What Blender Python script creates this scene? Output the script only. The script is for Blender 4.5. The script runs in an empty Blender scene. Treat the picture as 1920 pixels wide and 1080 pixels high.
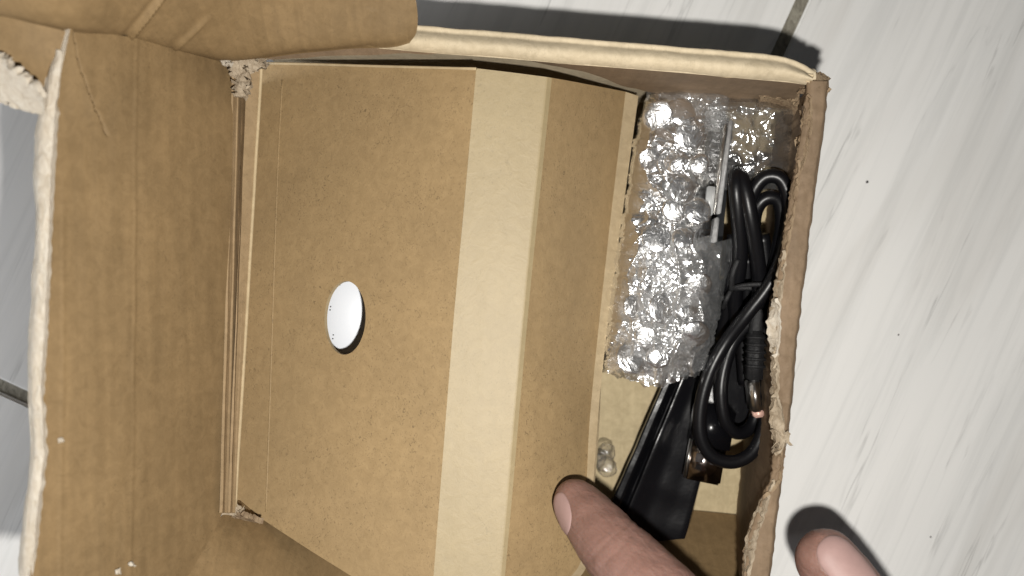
import bpy, bmesh, math, random
import numpy as np
from mathutils import Vector, Matrix, noise
from mathutils.bvhtree import BVHTree
random.seed(7)
sc = bpy.context.scene
COL = sc.collection
CM = 0.01
CAM_H = 26.0            # camera height over the tiles, cm
F = 1700.0              # focal length in photo pixels (1920 wide)

# ------------------------------------------------------------------ camera, world, light
cam_d = bpy.data.cameras.new("camera")
cam = bpy.data.objects.new("camera", cam_d); COL.objects.link(cam)
cam.location = (0, 0, CAM_H*CM); cam.rotation_euler = (0, 0, 0)
cam_d.sensor_width = 36.0; cam_d.lens = 36.0*F/1920.0
cam_d.clip_start = 0.005; cam_d.clip_end = 20
cam_d.dof.use_dof = True; cam_d.dof.focus_distance = 0.212; cam_d.dof.aperture_fstop = 15
sc.camera = cam
w = bpy.data.worlds.new("World"); sc.world = w; w.use_nodes = True
bg = w.node_tree.nodes["Background"]; bg.inputs[0].default_value = (0.90, 0.94, 1.0, 1); bg.inputs[1].default_value = 0.040
sc.view_settings.view_transform = 'Standard'; sc.view_settings.look = 'None'
sc.view_settings.gamma = 1.0; sc.view_settings.exposure = 0.0
ld = bpy.data.lights.new("phone_flash", 'POINT'); ld.energy = 2.5; ld.shadow_soft_size = 0.0028
ld.color = (1.0, 0.965, 0.91)
lo = bpy.data.objects.new("phone_flash", ld); COL.objects.link(lo); lo.location = (1.15*CM, -2.35*CM, 25.0*CM)
ad = bpy.data.lights.new("floor_fill", 'AREA'); ad.energy = 0.78; ad.shape = 'RECTANGLE'; ad.size = 0.16; ad.size_y = 0.14  # added low fill with no visible source, brightens the floor left of the lid
ad.color = (0.97, 0.98, 1.0)
ao = bpy.data.objects.new("floor_fill", ad); COL.objects.link(ao); ao.location = (-0.38, -0.04, 0.085)
ao.rotation_euler = (Vector((0.25, 0.04, -0.085))).to_track_quat('-Z', 'Y').to_euler()
sc.cycles.transparent_max_bounces = 24
sc.cycles.max_bounces = 10

# ------------------------------------------------------------------ helpers
def P(px, py, z):
    "photo pixel at a real height z (cm) -> metres"
    d = CAM_H - z
    return Vector(((px-960.0)/F*d, (540.0-py)/F*d, z))*CM

def on_plane(px, py, p0, n):
    o = Vector((0, 0, CAM_H*CM)); r = Vector(((px-960.0)/F, (540.0-py)/F, -1.0))
    t = (p0-o).dot(n)/r.dot(n)
    return o+r*t

def tag(o, label=None, cat=None, group=None, kind=None):
    if label: o['label'] = label
    if cat: o['category'] = cat
    if group: o['group'] = group
    if kind: o['kind'] = kind
    return o

def thing(name, label, cat, loc, group=None):
    o = bpy.data.objects.new(name, None); COL.objects.link(o)
    o.location = loc; o.empty_display_size = 0.01
    return tag(o, label, cat, group)

def wloc(o):
    v = Vector((0, 0, 0))
    while o is not None:
        v += Vector(o.location); o = o.parent
    return v

def link(name, me, mats, parent=None, smooth=True):
    o = bpy.data.objects.new(name, me); COL.objects.link(o)
    if not isinstance(mats, (list, tuple)): mats = [mats]
    for m in mats: me.materials.append(m)
    if parent is not None:
        off = wloc(parent)
        me.transform(Matrix.Translation(-off)); o.parent = parent
    if smooth:
        for p in me.polygons: p.use_smooth = True
    me.update()
    return o

def from_bm(name, bm, mats, parent=None, smooth=True):
    me = bpy.data.meshes.new(name); bm.to_mesh(me); bm.free()
    return link(name, me, mats, parent, smooth)

def cr(pts, n):
    "Catmull-Rom through pts -> n points"
    m = len(pts); out = []
    if m == 1: return [pts[0].copy() for _ in range(n)]
    for i in range(n):
        t = i/(n-1)*(m-1); k = min(int(t), m-2); u = t-k
        p1, p2 = pts[k], pts[k+1]
        p0 = pts[k-1] if k > 0 else p1*2-p2
        p3 = pts[k+2] if k+2 < m else p2*2-p1
        out.append(0.5*((2*p1)+(p2-p0)*u+(2*p0-5*p1+4*p2-p3)*u*u+(3*p1-p0-3*p2+p3)*u**3))
    return out

def lin(pts, n):
    m = len(pts); out = []
    for i in range(n):
        t = i/(n-1)*(m-1); k = min(int(t), m-2); u = t-k
        out.append(pts[k].lerp(pts[k+1], u))
    return out

def grid(rows, nu, nv, fu=cr, fv=cr):
    r1 = [fu(r, nu) for r in rows]
    cols = [fv([r[i] for r in r1], nv) for i in range(nu)]
    return [[cols[i][j] for i in range(nu)] for j in range(nv)]

def solid(name, g, t, mats, parent=None, disp=None, smooth=True, skip=None, flip=False):
    "a grid of points given real thickness t (metres); edges take the second material"
    nv, nu = len(g), len(g[0])
    def nrm(j, i):
        a = g[j][min(i+1, nu-1)]-g[j][max(i-1, 0)]
        b = g[min(j+1, nv-1)][i]-g[max(j-1, 0)][i]
        n = a.cross(b)
        if n.length < 1e-12: n = Vector((0, 0, 1))
        n.normalize()
        if flip: n = -n
        return n
    N = [[nrm(j, i) for i in range(nu)] for j in range(nv)]
    bm = bmesh.new()
    top = [[bm.verts.new(g[j][i]+(N[j][i]*disp(j, i, g[j][i]) if disp else Vector())) for i in range(nu)] for j in range(nv)]
    bot = [[bm.verts.new(g[j][i]-N[j][i]*t) for i in range(nu)] for j in range(nv)]
    for j in range(nv-1):
        for i in range(nu-1):
            bm.faces.new((top[j][i], top[j][i+1], top[j+1][i+1], top[j+1][i]))
            bm.faces.new((bot[j][i], bot[j+1][i], bot[j+1][i+1], bot[j][i+1]))
    e = []
    for i in range(nu-1):
        e.append(bm.faces.new((top[0][i+1], top[0][i], bot[0][i], bot[0][i+1])))
        e.append(bm.faces.new((top[nv-1][i], top[nv-1][i+1], bot[nv-1][i+1], bot[nv-1][i])))
    for j in range(nv-1):
        e.append(bm.faces.new((top[j][0], top[j+1][0], bot[j+1][0], bot[j][0])))
        e.append(bm.faces.new((top[j+1][nu-1], top[j][nu-1], bot[j][nu-1], bot[j+1][nu-1])))
    if isinstance(mats, (list, tuple)) and len(mats) > 1:
        for f in e: f.material_index = 1
    bmesh.ops.recalc_face_normals(bm, faces=bm.faces)
    o = from_bm(name, bm, mats, parent, smooth)
    if smooth:
        o.data.set_sharp_from_angle(angle=math.radians(50))
    return o

def plate(name, outline, t, mats, parent=None, hole=None):
    "flat outline (world points, coplanar) with thickness t downward, optional hole"
    n = (outline[1]-outline[0]).cross(outline[2]-outline[0])
    for k in range(2, len(outline)-1):
        n2 = (outline[k]-outline[0]).cross(outline[k+1]-outline[0]); n += n2
    n.normalize()
    if n.z < 0: n = -n
    bm = bmesh.new(); loops = [outline]+([hole] if hole else [])
    edges = []; tops = []
    for lp in loops:
        vs = [bm.verts.new(p) for p in lp]; tops.append(vs)
        for a, b in zip(vs, vs[1:]+vs[:1]): edges.append(bm.edges.new((a, b)))
    bmesh.ops.triangle_fill(bm, use_beauty=True, edges=edges, normal=n)
    tf = list(bm.faces)
    for f in tf:
        if f.normal.dot(n) < 0: f.normal_flip()
    low = {}
    for vs in tops:
        for v in vs: low[v] = bm.verts.new(v.co-n*t)
    for f in tf: bm.faces.new([low[v] for v in reversed(f.verts)])
    for vs in tops:
        for a, b in zip(vs, vs[1:]+vs[:1]):
            f = bm.faces.new((a, b, low[b], low[a])); f.material_index = 1 if len(mats) > 1 else 0
    bmesh.ops.recalc_face_normals(bm, faces=bm.faces)
    return from_bm(name, bm, mats, parent, smooth=False)

def tube(bm, pts, radii, n=12, per=6, flat=1.0, cap=True):
    pts = cr(pts, (len(pts)-1)*per+1)
    if not isinstance(radii, (list, tuple)): radii = [radii]*2
    rr = [v.x for v in lin([Vector((r, 0, 0)) for r in radii], len(pts))]
    rings = []; up = None
    for k, p in enumerate(pts):
        d = (pts[min(k+1, len(pts)-1)]-pts[max(k-1, 0)]).normalized()
        if up is None:
            up = Vector((0, 0, 1)) if abs(d.z) < 0.9 else Vector((0, 1, 0))
        s = d.cross(up).normalized(); up = s.cross(d).normalized()
        rings.append([bm.verts.new(p+(s*math.cos(a)+up*math.sin(a)*flat)*rr[k]) for a in [2*math.pi*q/n for q in range(n)]])
    for a, b in zip(rings, rings[1:]):
        for q in range(n): bm.faces.new((a[q], a[(q+1) % n], b[(q+1) % n], b[q]))
    if cap:
        bm.faces.new(list(reversed(rings[0]))); bm.faces.new(rings[-1])

def obox(bm, c, ax, ay, az, bev=0.0):
    "oriented box, half-axis vectors"
    b2 = bmesh.new()
    vs = [b2.verts.new(c+ax*x+ay*y+az*z) for x in (-1, 1) for y in (-1, 1) for z in (-1, 1)]
    for f in ((0,1,3,2),(4,6,7,5),(0,4,5,1),(2,3,7,6),(0,2,6,4),(1,5,7,3)): b2.faces.new([vs[i] for i in f])
    bmesh.ops.recalc_face_normals(b2, faces=b2.faces)
    if bev: bmesh.ops.bevel(b2, geom=list(b2.edges), offset=bev, segments=2, affect='EDGES')
    me = bpy.data.meshes.new("tmp"); b2.to_mesh(me); b2.free(); bm.from_mesh(me); bpy.data.meshes.remove(me)

def nz(x, y, z=0.0): return noise.noise(Vector((x, y, z)))

# ------------------------------------------------------------------ materials
def newmat(name):
    m = bpy.data.materials.new(name); m.use_nodes = True
    nt = m.node_tree; b = nt.nodes["Principled BSDF"]
    return m, nt, b
def node(nt, typ, **kw):
    n = nt.nodes.new(typ)
    for k, v in kw.items():
        if k.startswith('i_'): n.inputs[k[2:].replace('_', ' ')].default_value = v
        else: setattr(n, k, v)
    return n
def ramp(nt, src, stops):
    r = nt.nodes.new('ShaderNodeValToRGB'); nt.links.new(src, r.inputs[0])
    while len(r.color_ramp.elements) < len(stops): r.color_ramp.elements.new(0.5)
    for e, (p, c) in zip(r.color_ramp.elements, stops):
        e.position = p; e.color = c if len(c) == 4 else (*c, 1)
    return r
def mixc(nt, fac, a, b, mode='MIX'):
    m = nt.nodes.new('ShaderNodeMix'); m.data_type = 'RGBA'; m.blend_type = mode
    for s, v in ((0, fac), (6, a), (7, b)):
        if hasattr(v, 'is_linked'): nt.links.new(v, m.inputs[s])
        else: m.inputs[s].default_value = v if s == 0 else ((*v, 1) if len(v) == 3 else v)
    return m.outputs[2]
def coords(nt, scale=(1, 1, 1), rot=(0, 0, 0)):
    tc = nt.nodes.new('ShaderNodeTexCoord'); mp = nt.nodes.new('ShaderNodeMapping')
    nt.links.new(tc.outputs['Object'], mp.inputs[0]); mp.inputs['Scale'].default_value = scale; mp.inputs['Rotation'].default_value = rot
    return mp.outputs[0]
def noi(nt, vec, scale, detail=4, rough=0.55, dist=0.0):
    n = node(nt, 'ShaderNodeTexNoise'); n.inputs['Scale'].default_value = scale; n.inputs['Detail'].default_value = detail
    n.inputs['Roughness'].default_value = rough; n.inputs['Distortion'].default_value = dist
    nt.links.new(vec, n.inputs['Vector']); return n.outputs['Fac']
def bump(nt, b, h, strength, dist):
    bn = node(nt, 'ShaderNodeBump'); bn.inputs['Strength'].default_value = strength; bn.inputs['Distance'].default_value = dist
    nt.links.new(h, bn.inputs['Height']); nt.links.new(bn.outputs[0], b.inputs['Normal']); return bn

def kraft(name, base, fleck=0.5, mottle=0.12, rough=0.72, streak=0.0, spec=0.25, flute=0.0, mid_amt=0.55):
    m, nt, b = newmat(name)
    v = coords(nt)
    big = noi(nt, v, 45, 4, 0.6)
    mid = noi(nt, v, 420, 5, 0.65, 0.6)
    c1 = tuple(x*(1-mottle) for x in base); c2 = tuple(min(1, x*(1+mottle)) for x in base)
    col = ramp(nt, big, [(0.3, c1), (0.7, c2)]).outputs[0]
    col = mixc(nt, mid_amt, col, ramp(nt, mid, [(0.35, (0.80, 0.78, 0.74)), (0.65, (1.12, 1.12, 1.12))]).outputs[0], 'MULTIPLY')
    # curled pulp fibres, dark
    fv = coords(nt, (1, 0.75, 1), (0, 0, 0.5))
    fib = noi(nt, fv, 1150, 2, 0.5, 2.4)
    fm = ramp(nt, fib, [(0.585, (0, 0, 0)), (0.70, (1, 1, 1))])
    zone = ramp(nt, noi(nt, v, 60, 3), [(0.35, (0.25,)*3), (0.65, (1, 1, 1))])
    fmul = node(nt, 'ShaderNodeMath', operation='MULTIPLY'); nt.links.new(fm.outputs[0], fmul.inputs[0]); nt.links.new(zone.outputs[0], fmul.inputs[1])
    fm2 = node(nt, 'ShaderNodeMath', operation='MULTIPLY'); nt.links.new(fmul.outputs[0], fm2.inputs[0]); fm2.inputs[1].default_value = fleck
    col = mixc(nt, fm2.outputs[0], col, tuple(x*0.42 for x in base))
    # pale fibres
    pf = ramp(nt, noi(nt, coords(nt, (0.8, 1.1, 1), (0, 0, 1.3)), 1000, 2, 0.5, 1.8), [(0.64, (0, 0, 0)), (0.72, (1, 1, 1))])
    pm = node(nt, 'ShaderNodeMath', operation='MULTIPLY'); nt.links.new(pf.outputs[0], pm.inputs[0]); pm.inputs[1].default_value = fleck*0.35
    col = mixc(nt, pm.outputs[0], col, tuple(min(1, x*1.35) for x in base))
    if streak:
        sv = coords(nt, (900, 25, 25), (0, 0, math.radians(5)))
        st = ramp(nt, noi(nt, sv, 1.0, 4, 0.6), [(0.3, (0.80,)*3), (0.7, (1.1,)*3)])
        col = mixc(nt, streak, col, st.outputs[0], 'MULTIPLY')
    nt.links.new(col, b.inputs['Base Color'])
    b.inputs['Roughness'].default_value = rough; b.inputs['Specular IOR Level'].default_value = spec
    bn = bump(nt, b, mid, 0.25, 0.0004)
    if flute:
        wv = node(nt, 'ShaderNodeTexWave', wave_type='BANDS', bands_direction='X')
        nt.links.new(coords(nt, (1, 1, 1), (0, 0, math.radians(5))), wv.inputs[0]); wv.inputs['Scale'].default_value = 55
        wv.inputs['Distortion'].default_value = 0.6; wv.inputs['Detail'].default_value = 1
        b2 = node(nt, 'ShaderNodeBump'); b2.inputs['Strength'].default_value = flute; b2.inputs['Distance'].default_value = 0.0004
        nt.links.new(wv.outputs['Fac'], b2.inputs['Height']); nt.links.new(bn.outputs[0], b2.inputs['Normal']); nt.links.new(b2.outputs[0], b.inputs['Normal'])
    return m

KR = kraft('kraft_insert', (0.325, 0.226, 0.113), 0.8, 0.08, 0.64, spec=0.50, mid_amt=0.45)
KR_FOLD_LIT = kraft('kraft_fold_lit', (0.335, 0.262, 0.143), 0.3, 0.05, 0.60, spec=0.85, mid_amt=0.25)  # paler copy of the insert kraft; flash light on the fold painted in
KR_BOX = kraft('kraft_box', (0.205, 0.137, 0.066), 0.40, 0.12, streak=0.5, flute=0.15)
KR_TAB = kraft('kraft_tab', (0.35, 0.275, 0.17), 0.3, 0.08)
KR_LIP = kraft('kraft_lip', (0.29, 0.205, 0.115), 0.5, 0.12)
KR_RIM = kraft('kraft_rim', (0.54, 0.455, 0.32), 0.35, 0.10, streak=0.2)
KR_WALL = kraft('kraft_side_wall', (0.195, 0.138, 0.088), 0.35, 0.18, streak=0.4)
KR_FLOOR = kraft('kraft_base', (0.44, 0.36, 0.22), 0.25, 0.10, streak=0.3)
KR_EDGE = kraft('kraft_cut_edge', (0.46, 0.36, 0.22), 0.2, 0.12)
def torn(name, base, dark):
    m, nt, b = newmat(name)
    v = coords(nt, (1, 0.5, 1))
    f = noi(nt, v, 700, 6, 0.7, 1.0)
    c = ramp(nt, f, [(0.3, dark), (0.62, base)])
    nt.links.new(c.outputs[0], b.inputs['Base Color']); b.inputs['Roughness'].default_value = 0.9
    b.inputs['Specular IOR Level'].default_value = 0.1
    bump(nt, b, f, 0.7, 0.001); return m
TORN = torn('torn_paper', (0.42, 0.35, 0.26), (0.23, 0.175, 0.115))
TORN_W = torn('torn_white_paper', (0.58, 0.53, 0.45), (0.44, 0.37, 0.28))
TORN_B = torn('torn_brown_paper', (0.32, 0.24, 0.155), (0.16, 0.105, 0.065))

def tile_mat():
    m, nt, b = newmat('marble_tile')
    tc = nt.nodes.new('ShaderNodeTexCoord'); oi = nt.nodes.new('ShaderNodeObjectInfo')
    add = node(nt, 'ShaderNodeVectorMath', operation='ADD'); nt.links.new(tc.outputs['Object'], add.inputs[0])
    sc_ = node(nt, 'ShaderNodeVectorMath', operation='SCALE'); nt.links.new(oi.outputs['Location'], sc_.inputs[0]); sc_.inputs['Scale'].default_value = 3.7
    nt.links.new(sc_.outputs[0], add.inputs[1])
    def st(sx, sy, scale, det, rough, dist, rot=0.0):
        mp = nt.nodes.new('ShaderNodeMapping'); nt.links.new(add.outputs[0], mp.inputs[0])
        mp.inputs['Scale'].default_value = (sx, sy, 1); mp.inputs['Rotation'].default_value = (0, 0, rot)
        return noi(nt, mp.outputs[0], scale, det, rough, dist)
    broad = st(1, 0.14, 38, 4, 0.55, 0.5, math.radians(4))
    fine = st(1, 0.045, 170, 6, 0.65, 0.8, math.radians(7))
    veil = st(1, 0.25, 25, 3, 0.5, 0.0)
    crack = st(1, 0.06, 60, 5, 0.60, 0.25, math.radians(6))
    brk = st(1, 0.3, 70, 3, 0.6, 0.3)
    col = ramp(nt, broad, [(0.36, (0.79, 0.78, 0.755)), (0.48, (0.845, 0.84, 0.82)), (0.75, (0.875, 0.87, 0.85))]).outputs[0]
    col = mixc(nt, 0.6, col, ramp(nt, fine, [(0.36, (0.84, 0.845, 0.845)), (0.54, (1, 1, 1))]).outputs[0], 'MULTIPLY')
    col = mixc(nt, 0.6, col, ramp(nt, veil, [(0.3, (0.90, 0.91, 0.92)), (0.6, (1, 1, 1))]).outputs[0], 'MULTIPLY')
    # thin dark veins, broken along their length
    ck = ramp(nt, crack, [(0.490, (0, 0, 0)), (0.5, (1, 1, 1)), (0.510, (0, 0, 0))])
    bk = ramp(nt, brk, [(0.48, (0, 0, 0)), (0.64, (1, 1, 1))])
    mu = node(nt, 'ShaderNodeMath', operation='MULTIPLY'); nt.links.new(ck.outputs[0], mu.inputs[0]); nt.links.new(bk.outputs[0], mu.inputs[1])
    m2 = node(nt, 'ShaderNodeMath', operation='MULTIPLY'); nt.links.new(mu.outputs[0], m2.inputs[0]); m2.inputs[1].default_value = 0.55
    col = mixc(nt, m2.outputs[0], col, (0.30, 0.30, 0.29))
    nt.links.new(col, b.inputs['Base Color']); b.inputs['Roughness'].default_value = 0.38
    b.inputs['Specular IOR Level'].default_value = 0.35
    bump(nt, b, fine, 0.08, 0.0005)
    return m
TILE = tile_mat()
GROUT = torn('grout', (0.36, 0.34, 0.28), (0.16, 0.145, 0.115))

def plain(name, c, rough=0.5, spec=0.5, metal=0.0, nscale=0, nstr=0.2, ndist=0.0005, var=0.0):
    m, nt, b = newmat(name)
    b.inputs['Base Color'].default_value = (*c, 1); b.inputs['Roughness'].default_value = rough
    b.inputs['Specular IOR Level'].default_value = spec; b.inputs['Metallic'].default_value = metal
    if nscale:
        f = noi(nt, coords(nt), nscale, 4, 0.6)
        bump(nt, b, f, nstr, ndist)
        if var:
            r = ramp(nt, f, [(0.3, tuple(x*(1-var) for x in c)), (0.7, tuple(min(1, x*(1+var)) for x in c))])
            nt.links.new(r.outputs[0], b.inputs['Base Color'])
    return m
BLACK_CORD = plain('black_pvc', (0.004, 0.004, 0.005), 0.36, 0.32, nscale=900, nstr=0.10, ndist=0.0003)
BLACK_PL = plain('black_plastic', (0.004, 0.004, 0.005), 0.24, 0.3, nscale=160, nstr=0.10, ndist=0.001)
BLACK_BOOT = plain('black_ribbed_boot', (0.012, 0.012, 0.013), 0.5, 0.4, nscale=3500, nstr=0.5, ndist=0.0004)
STEEL = plain('nickel_steel', (0.62, 0.60, 0.57), 0.28, 0.5, 1.0, nscale=1500, nstr=0.1)
COPPER = plain('copper_contact', (0.75, 0.48, 0.40), 0.4, 0.5, 0.3, nscale=1500)
WHITE_PL = plain('white_plastic', (0.76, 0.79, 0.84), 0.4, 0.5, nscale=300, nstr=0.03)
DEVICE = plain('charcoal_plastic', (0.035, 0.037, 0.04), 0.35, 0.5, nscale=800, nstr=0.15)
RAIL = plain('grey_rail', (0.33, 0.33, 0.33), 0.4, 0.5, nscale=900, nstr=0.1, var=0.25)
RAIL_W = plain('pale_metal', (0.40, 0.41, 0.41), 0.35, 0.6, nscale=900, nstr=0.1)
NAIL = plain('finger_nail', (0.36, 0.235, 0.215), 0.55, 0.35, nscale=350, nstr=0.08, var=0.06)
SPECK = plain('dark_grit', (0.05, 0.045, 0.045), 0.8, 0.2, nscale=2000)

def film(name, gloss, haze, rough, scale, strength, dist=0.002, tint=(1, 1, 1)):
    m, nt, b = newmat(name); out = nt.nodes['Material Output']; nt.nodes.remove(b)
    g = node(nt, 'ShaderNodeBsdfGlossy'); g.inputs['Roughness'].default_value = rough; g.inputs['Color'].default_value = (1, 1, 1, 1)
    d = node(nt, 'ShaderNodeBsdfDiffuse'); d.inputs['Color'].default_value = (0.85, 0.87, 0.88, 1)
    tr = node(nt, 'ShaderNodeBsdfTransparent'); tr.inputs['Color'].default_value = (*tint, 1)
    v = coords(nt)
    n1 = noi(nt, v, scale, 3, 0.5, 1.5); n2 = noi(nt, v, scale*3.3, 2, 0.5, 0.8)
    ad_ = node(nt, 'ShaderNodeMath', operation='MULTIPLY_ADD'); nt.links.new(n2, ad_.inputs[0]); ad_.inputs[1].default_value = 0.3; nt.links.new(n1, ad_.inputs[2])
    bn = node(nt, 'ShaderNodeBump'); bn.inputs['Strength'].default_value = strength; bn.inputs['Distance'].default_value = dist
    nt.links.new(ad_.outputs[0], bn.inputs['Height'])
    nt.links.new(bn.outputs[0], g.inputs['Normal']); nt.links.new(bn.outputs[0], d.inputs['Normal'])
    fr = node(nt, 'ShaderNodeLayerWeight'); fr.inputs['Blend'].default_value = 0.25; nt.links.new(bn.outputs[0], fr.inputs['Normal'])
    fm = node(nt, 'ShaderNodeMath', operation='MULTIPLY_ADD'); nt.links.new(fr.outputs['Fresnel'], fm.inputs[0]); fm.inputs[1].default_value = 0.5; fm.inputs[2].default_value = gloss
    cl = node(nt, 'ShaderNodeClamp'); nt.links.new(fm.outputs[0], cl.inputs[0])
    m1 = node(nt, 'ShaderNodeMixShader'); m1.inputs[0].default_value = haze; nt.links.new(tr.outputs[0], m1.inputs[1]); nt.links.new(d.outputs[0], m1.inputs[2])
    m2 = node(nt, 'ShaderNodeMixShader'); nt.links.new(cl.outputs[0], m2.inputs[0]); nt.links.new(m1.outputs[0], m2.inputs[1]); nt.links.new(g.outputs[0], m2.inputs[2])
    nt.links.new(m2.outputs[0], out.inputs[0]); return m
FILM = film('bubble_wrap_film', 0.70, 0.10, 0.26, 140, 0.36)
FILM_LOOSE = film('loose_film', 0.42, 0.06, 0.20, 120, 0.45)
FILM_CLEAR = film('clear_film', 0.18, 0.10, 0.14, 110, 0.35)
FILM_SCRAP = film('scrap_film', 0.08, 0.015, 0.08, 300, 0.5)

def skin_mat():
    m, nt, b = newmat('skin')
    v = coords(nt)
    big = noi(nt, v, 120, 4, 0.6); fine = noi(nt, coords(nt, (1, 1, 1)), 1600, 4, 0.6)
    c = ramp(nt, big, [(0.3, (0.200, 0.111, 0.088)), (0.7, (0.262, 0.150, 0.121))])
    nt.links.new(c.outputs[0], b.inputs['Base Color'])
    b.inputs['Roughness'].default_value = 0.5; b.inputs['Specular IOR Level'].default_value = 0.35
    b.inputs['Subsurface Weight'].default_value = 0.25; b.inputs['Subsurface Radius'].default_value = (1.0, 0.35, 0.2); b.inputs['Subsurface Scale'].default_value = 0.0025
    wv = node(nt, 'ShaderNodeTexWave', wave_type='BANDS', bands_direction='X')
    nt.links.new(coords(nt, (1, 1, 1), (0, 0, math.radians(-50))), wv.inputs[0])
    wv.inputs['Scale'].default_value = 230; wv.inputs['Distortion'].default_value = 6; wv.inputs['Detail'].default_value = 3; wv.inputs['Detail Scale'].default_value = 2.0
    ad_ = node(nt, 'ShaderNodeMath', operation='MULTIPLY_ADD'); nt.links.new(wv.outputs['Fac'], ad_.inputs[0]); ad_.inputs[1].default_value = 0.35; nt.links.new(fine, ad_.inputs[2])
    bump(nt, b, ad_.outputs[0], 0.35, 0.0005)
    return m
SKIN = skin_mat()

# ------------------------------------------------------------------ the setting: tiled floor
floor = bpy.data.objects.new('floor', None); COL.objects.link(floor); tag(floor, kind='structure')
ang = math.atan2(0.455, 1.0)          # the joints run askew to the box
ex = Vector((math.cos(ang), -math.sin(ang), 0)); ey = Vector((math.sin(ang), math.cos(ang), 0))
pa = P(1488, 37, 0); pb = P(0, 724, 0)
# crossing of the two joints
mat2 = Matrix(((ey.x, -ex.x), (ey.y, -ex.y))); r = (pb-pa).to_2d(); s = mat2.inverted() @ r
cross = pa+ey*s[0]
TS, GW = 0.60, 0.0036
bm = bmesh.new()
c0 = cross
g_vs = [bm.verts.new(c0+ex*(x*TS*2.2)+ey*(y*TS*2.2)+Vector((0, 0, -0.0012))) for x, y in ((-1, -1), (1, -1), (1, 1), (-1, 1))]
bm.faces.new(g_vs)
grout = from_bm('grout', bm, GROUT, floor, smooth=False)
bm = bmesh.new()
h = TS/2-GW/2
obox(bm, Vector((0, 0, -0.004)), Vector((h, 0, 0)), Vector((0, h, 0)), Vector((0, 0, 0.004)), 0.0006)
tile_me = bpy.data.meshes.new('tile'); bm.to_mesh(tile_me); bm.free(); tile_me.materials.append(TILE)
for i in (-1.5, -0.5, 0.5, 1.5):
    for j in (-1.5, -0.5, 0.5, 1.5):
        o = bpy.data.objects.new('tile', tile_me); COL.objects.link(o); o.parent = floor
        o.location = c0+ex*(i*TS)+ey*(j*TS); o.rotation_euler = (0, 0, -ang)

# ------------------------------------------------------------------ the carton
box = thing('cardboard_box', 'open brown cardboard carton with torn edges standing on the white tiled floor', 'box', (0, 0, 0))
BM2 = [KR_BOX, KR_EDGE]

# base
base_c = [P(1392, 120, 0.5), P(1392, 966, 0.5)]
bl = Vector((-6.35*CM, 6.0*CM, 0.005)); br = Vector((7.75*CM, 5.0*CM, 0.005)); fr_ = Vector((6.46*CM, -6.37*CM, 0.005)); fl = Vector((-6.45*CM, -5.1*CM, 0.005))
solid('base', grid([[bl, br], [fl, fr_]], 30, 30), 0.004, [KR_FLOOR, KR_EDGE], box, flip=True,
      disp=lambda j, i, p: 0.0002*nz(p.x*90, p.y*25))

# wall along the top of the picture: rolled double wall with a rounded top
def rolled(xpx, t):
    "cross-section of the rolled wall at photo column xpx"
    yo = 67+0.083*(xpx-1000)+1.2*nz(xpx*0.012, 3.1)
    yi = yo+47+2.0*nz(xpx*0.01, 9.7)
    end = max(0.0, (xpx-1440)/85.0)
    yo += 26*end**2.2; yi += 2*end
    o = P(xpx, yo, 5.75); i = P(xpx, yi, 5.8)
    mid1 = P(xpx, yo+9, 6.02); mid2 = P(xpx, (yo+yi)/2, 6.16); mid3 = P(xpx, yi-8, 6.06)
    bo = Vector((o.x, o.y+0.0005, 0.0)); bo2 = o.lerp(bo, 0.4)
    lowi = Vector((i.x, i.y+0.0035, 0.008)); lowi2 = Vector((i.x, i.y+0.0030, i.z-0.0035))
    return [bo, bo2, o, mid1, mid2, mid3, i, lowi2, lowi]
xs = [430, 560, 700, 840, 960, 1080, 1200, 1320, 1420, 1470, 1500, 1524]
rows = [rolled(x, 0) for x in xs]
g = grid(rows, 60, 150, cr, cr)
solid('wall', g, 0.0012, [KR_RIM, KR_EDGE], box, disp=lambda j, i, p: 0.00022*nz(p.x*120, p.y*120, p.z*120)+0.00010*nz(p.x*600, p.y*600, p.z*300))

# torn end of the rolled wall: diagonal inner flap edge and the ragged corner
def ragged(name, pts, z0, dz, seed, mat, parent, t=0.0012, amp=0.0012, n=26, m=7):
    "a scrap of torn board: strip between two pixel polylines, crumpled"
    a = [P(x, y, z0) for x, y in pts[0]]; b_ = [P(x, y, z0+dz) for x, y in pts[1]]
    gg = grid([a, b_], n, m, cr, lin)
    rnd = random.Random(seed)
    for i in range(n):
        k = rnd.uniform(-1, 1)*amp; k2 = rnd.uniform(-1, 1)*amp
        gg[0][i] += Vector((k, k2*0.6, 0)); gg[m-1][i] += Vector((k2, k*0.6, 0))
    def dsp(j, i, p): return amp*1.1*nz(p.x*420+seed, p.y*420, p.z*200)+amp*0.6*nz(p.x*1300, p.y*1300+seed)
    return solid(name, gg, t, mat, parent, disp=dsp, flip=False)

# inner lining below the roll, lower left edge cut along the insert's shadow
solid('shade_cut_lining', grid([[P(960, 108, 5.72), P(1080, 119, 5.72), P(1200, 130, 5.72), P(1320, 140, 5.72), P(1440, 149, 5.72), P(1518, 152, 5.8)],
                           [P(970, 112, 5.55), P(1095, 135, 5.0), P(1200, 170, 3.7), P(1320, 184, 3.4), P(1420, 193, 3.4), P(1480, 197, 3.6)]], 40, 12, cr, lin), 0.0015,
      [KR_WALL, KR_EDGE], box, flip=True, disp=lambda j, i, p: 0.0004*nz(p.x*200, p.y*200, p.z*100))
solid('shade_cut_lining', grid([[P(470, 66, 5.72), P(600, 78, 5.72), P(720, 87, 5.72), P(850, 97, 5.72)], [P(498, 113, 4.9), P(600, 107, 5.3), P(720, 101, 5.5), P(850, 100, 5.66)]], 40, 8, cr, lin), 0.0015,  # left piece, lower edge shaped to the shadow outline as well
      [KR_WALL, KR_EDGE], box, flip=True, disp=lambda j, i, p: 0.0004*nz(p.x*200, p.y*200, p.z*100))
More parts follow.
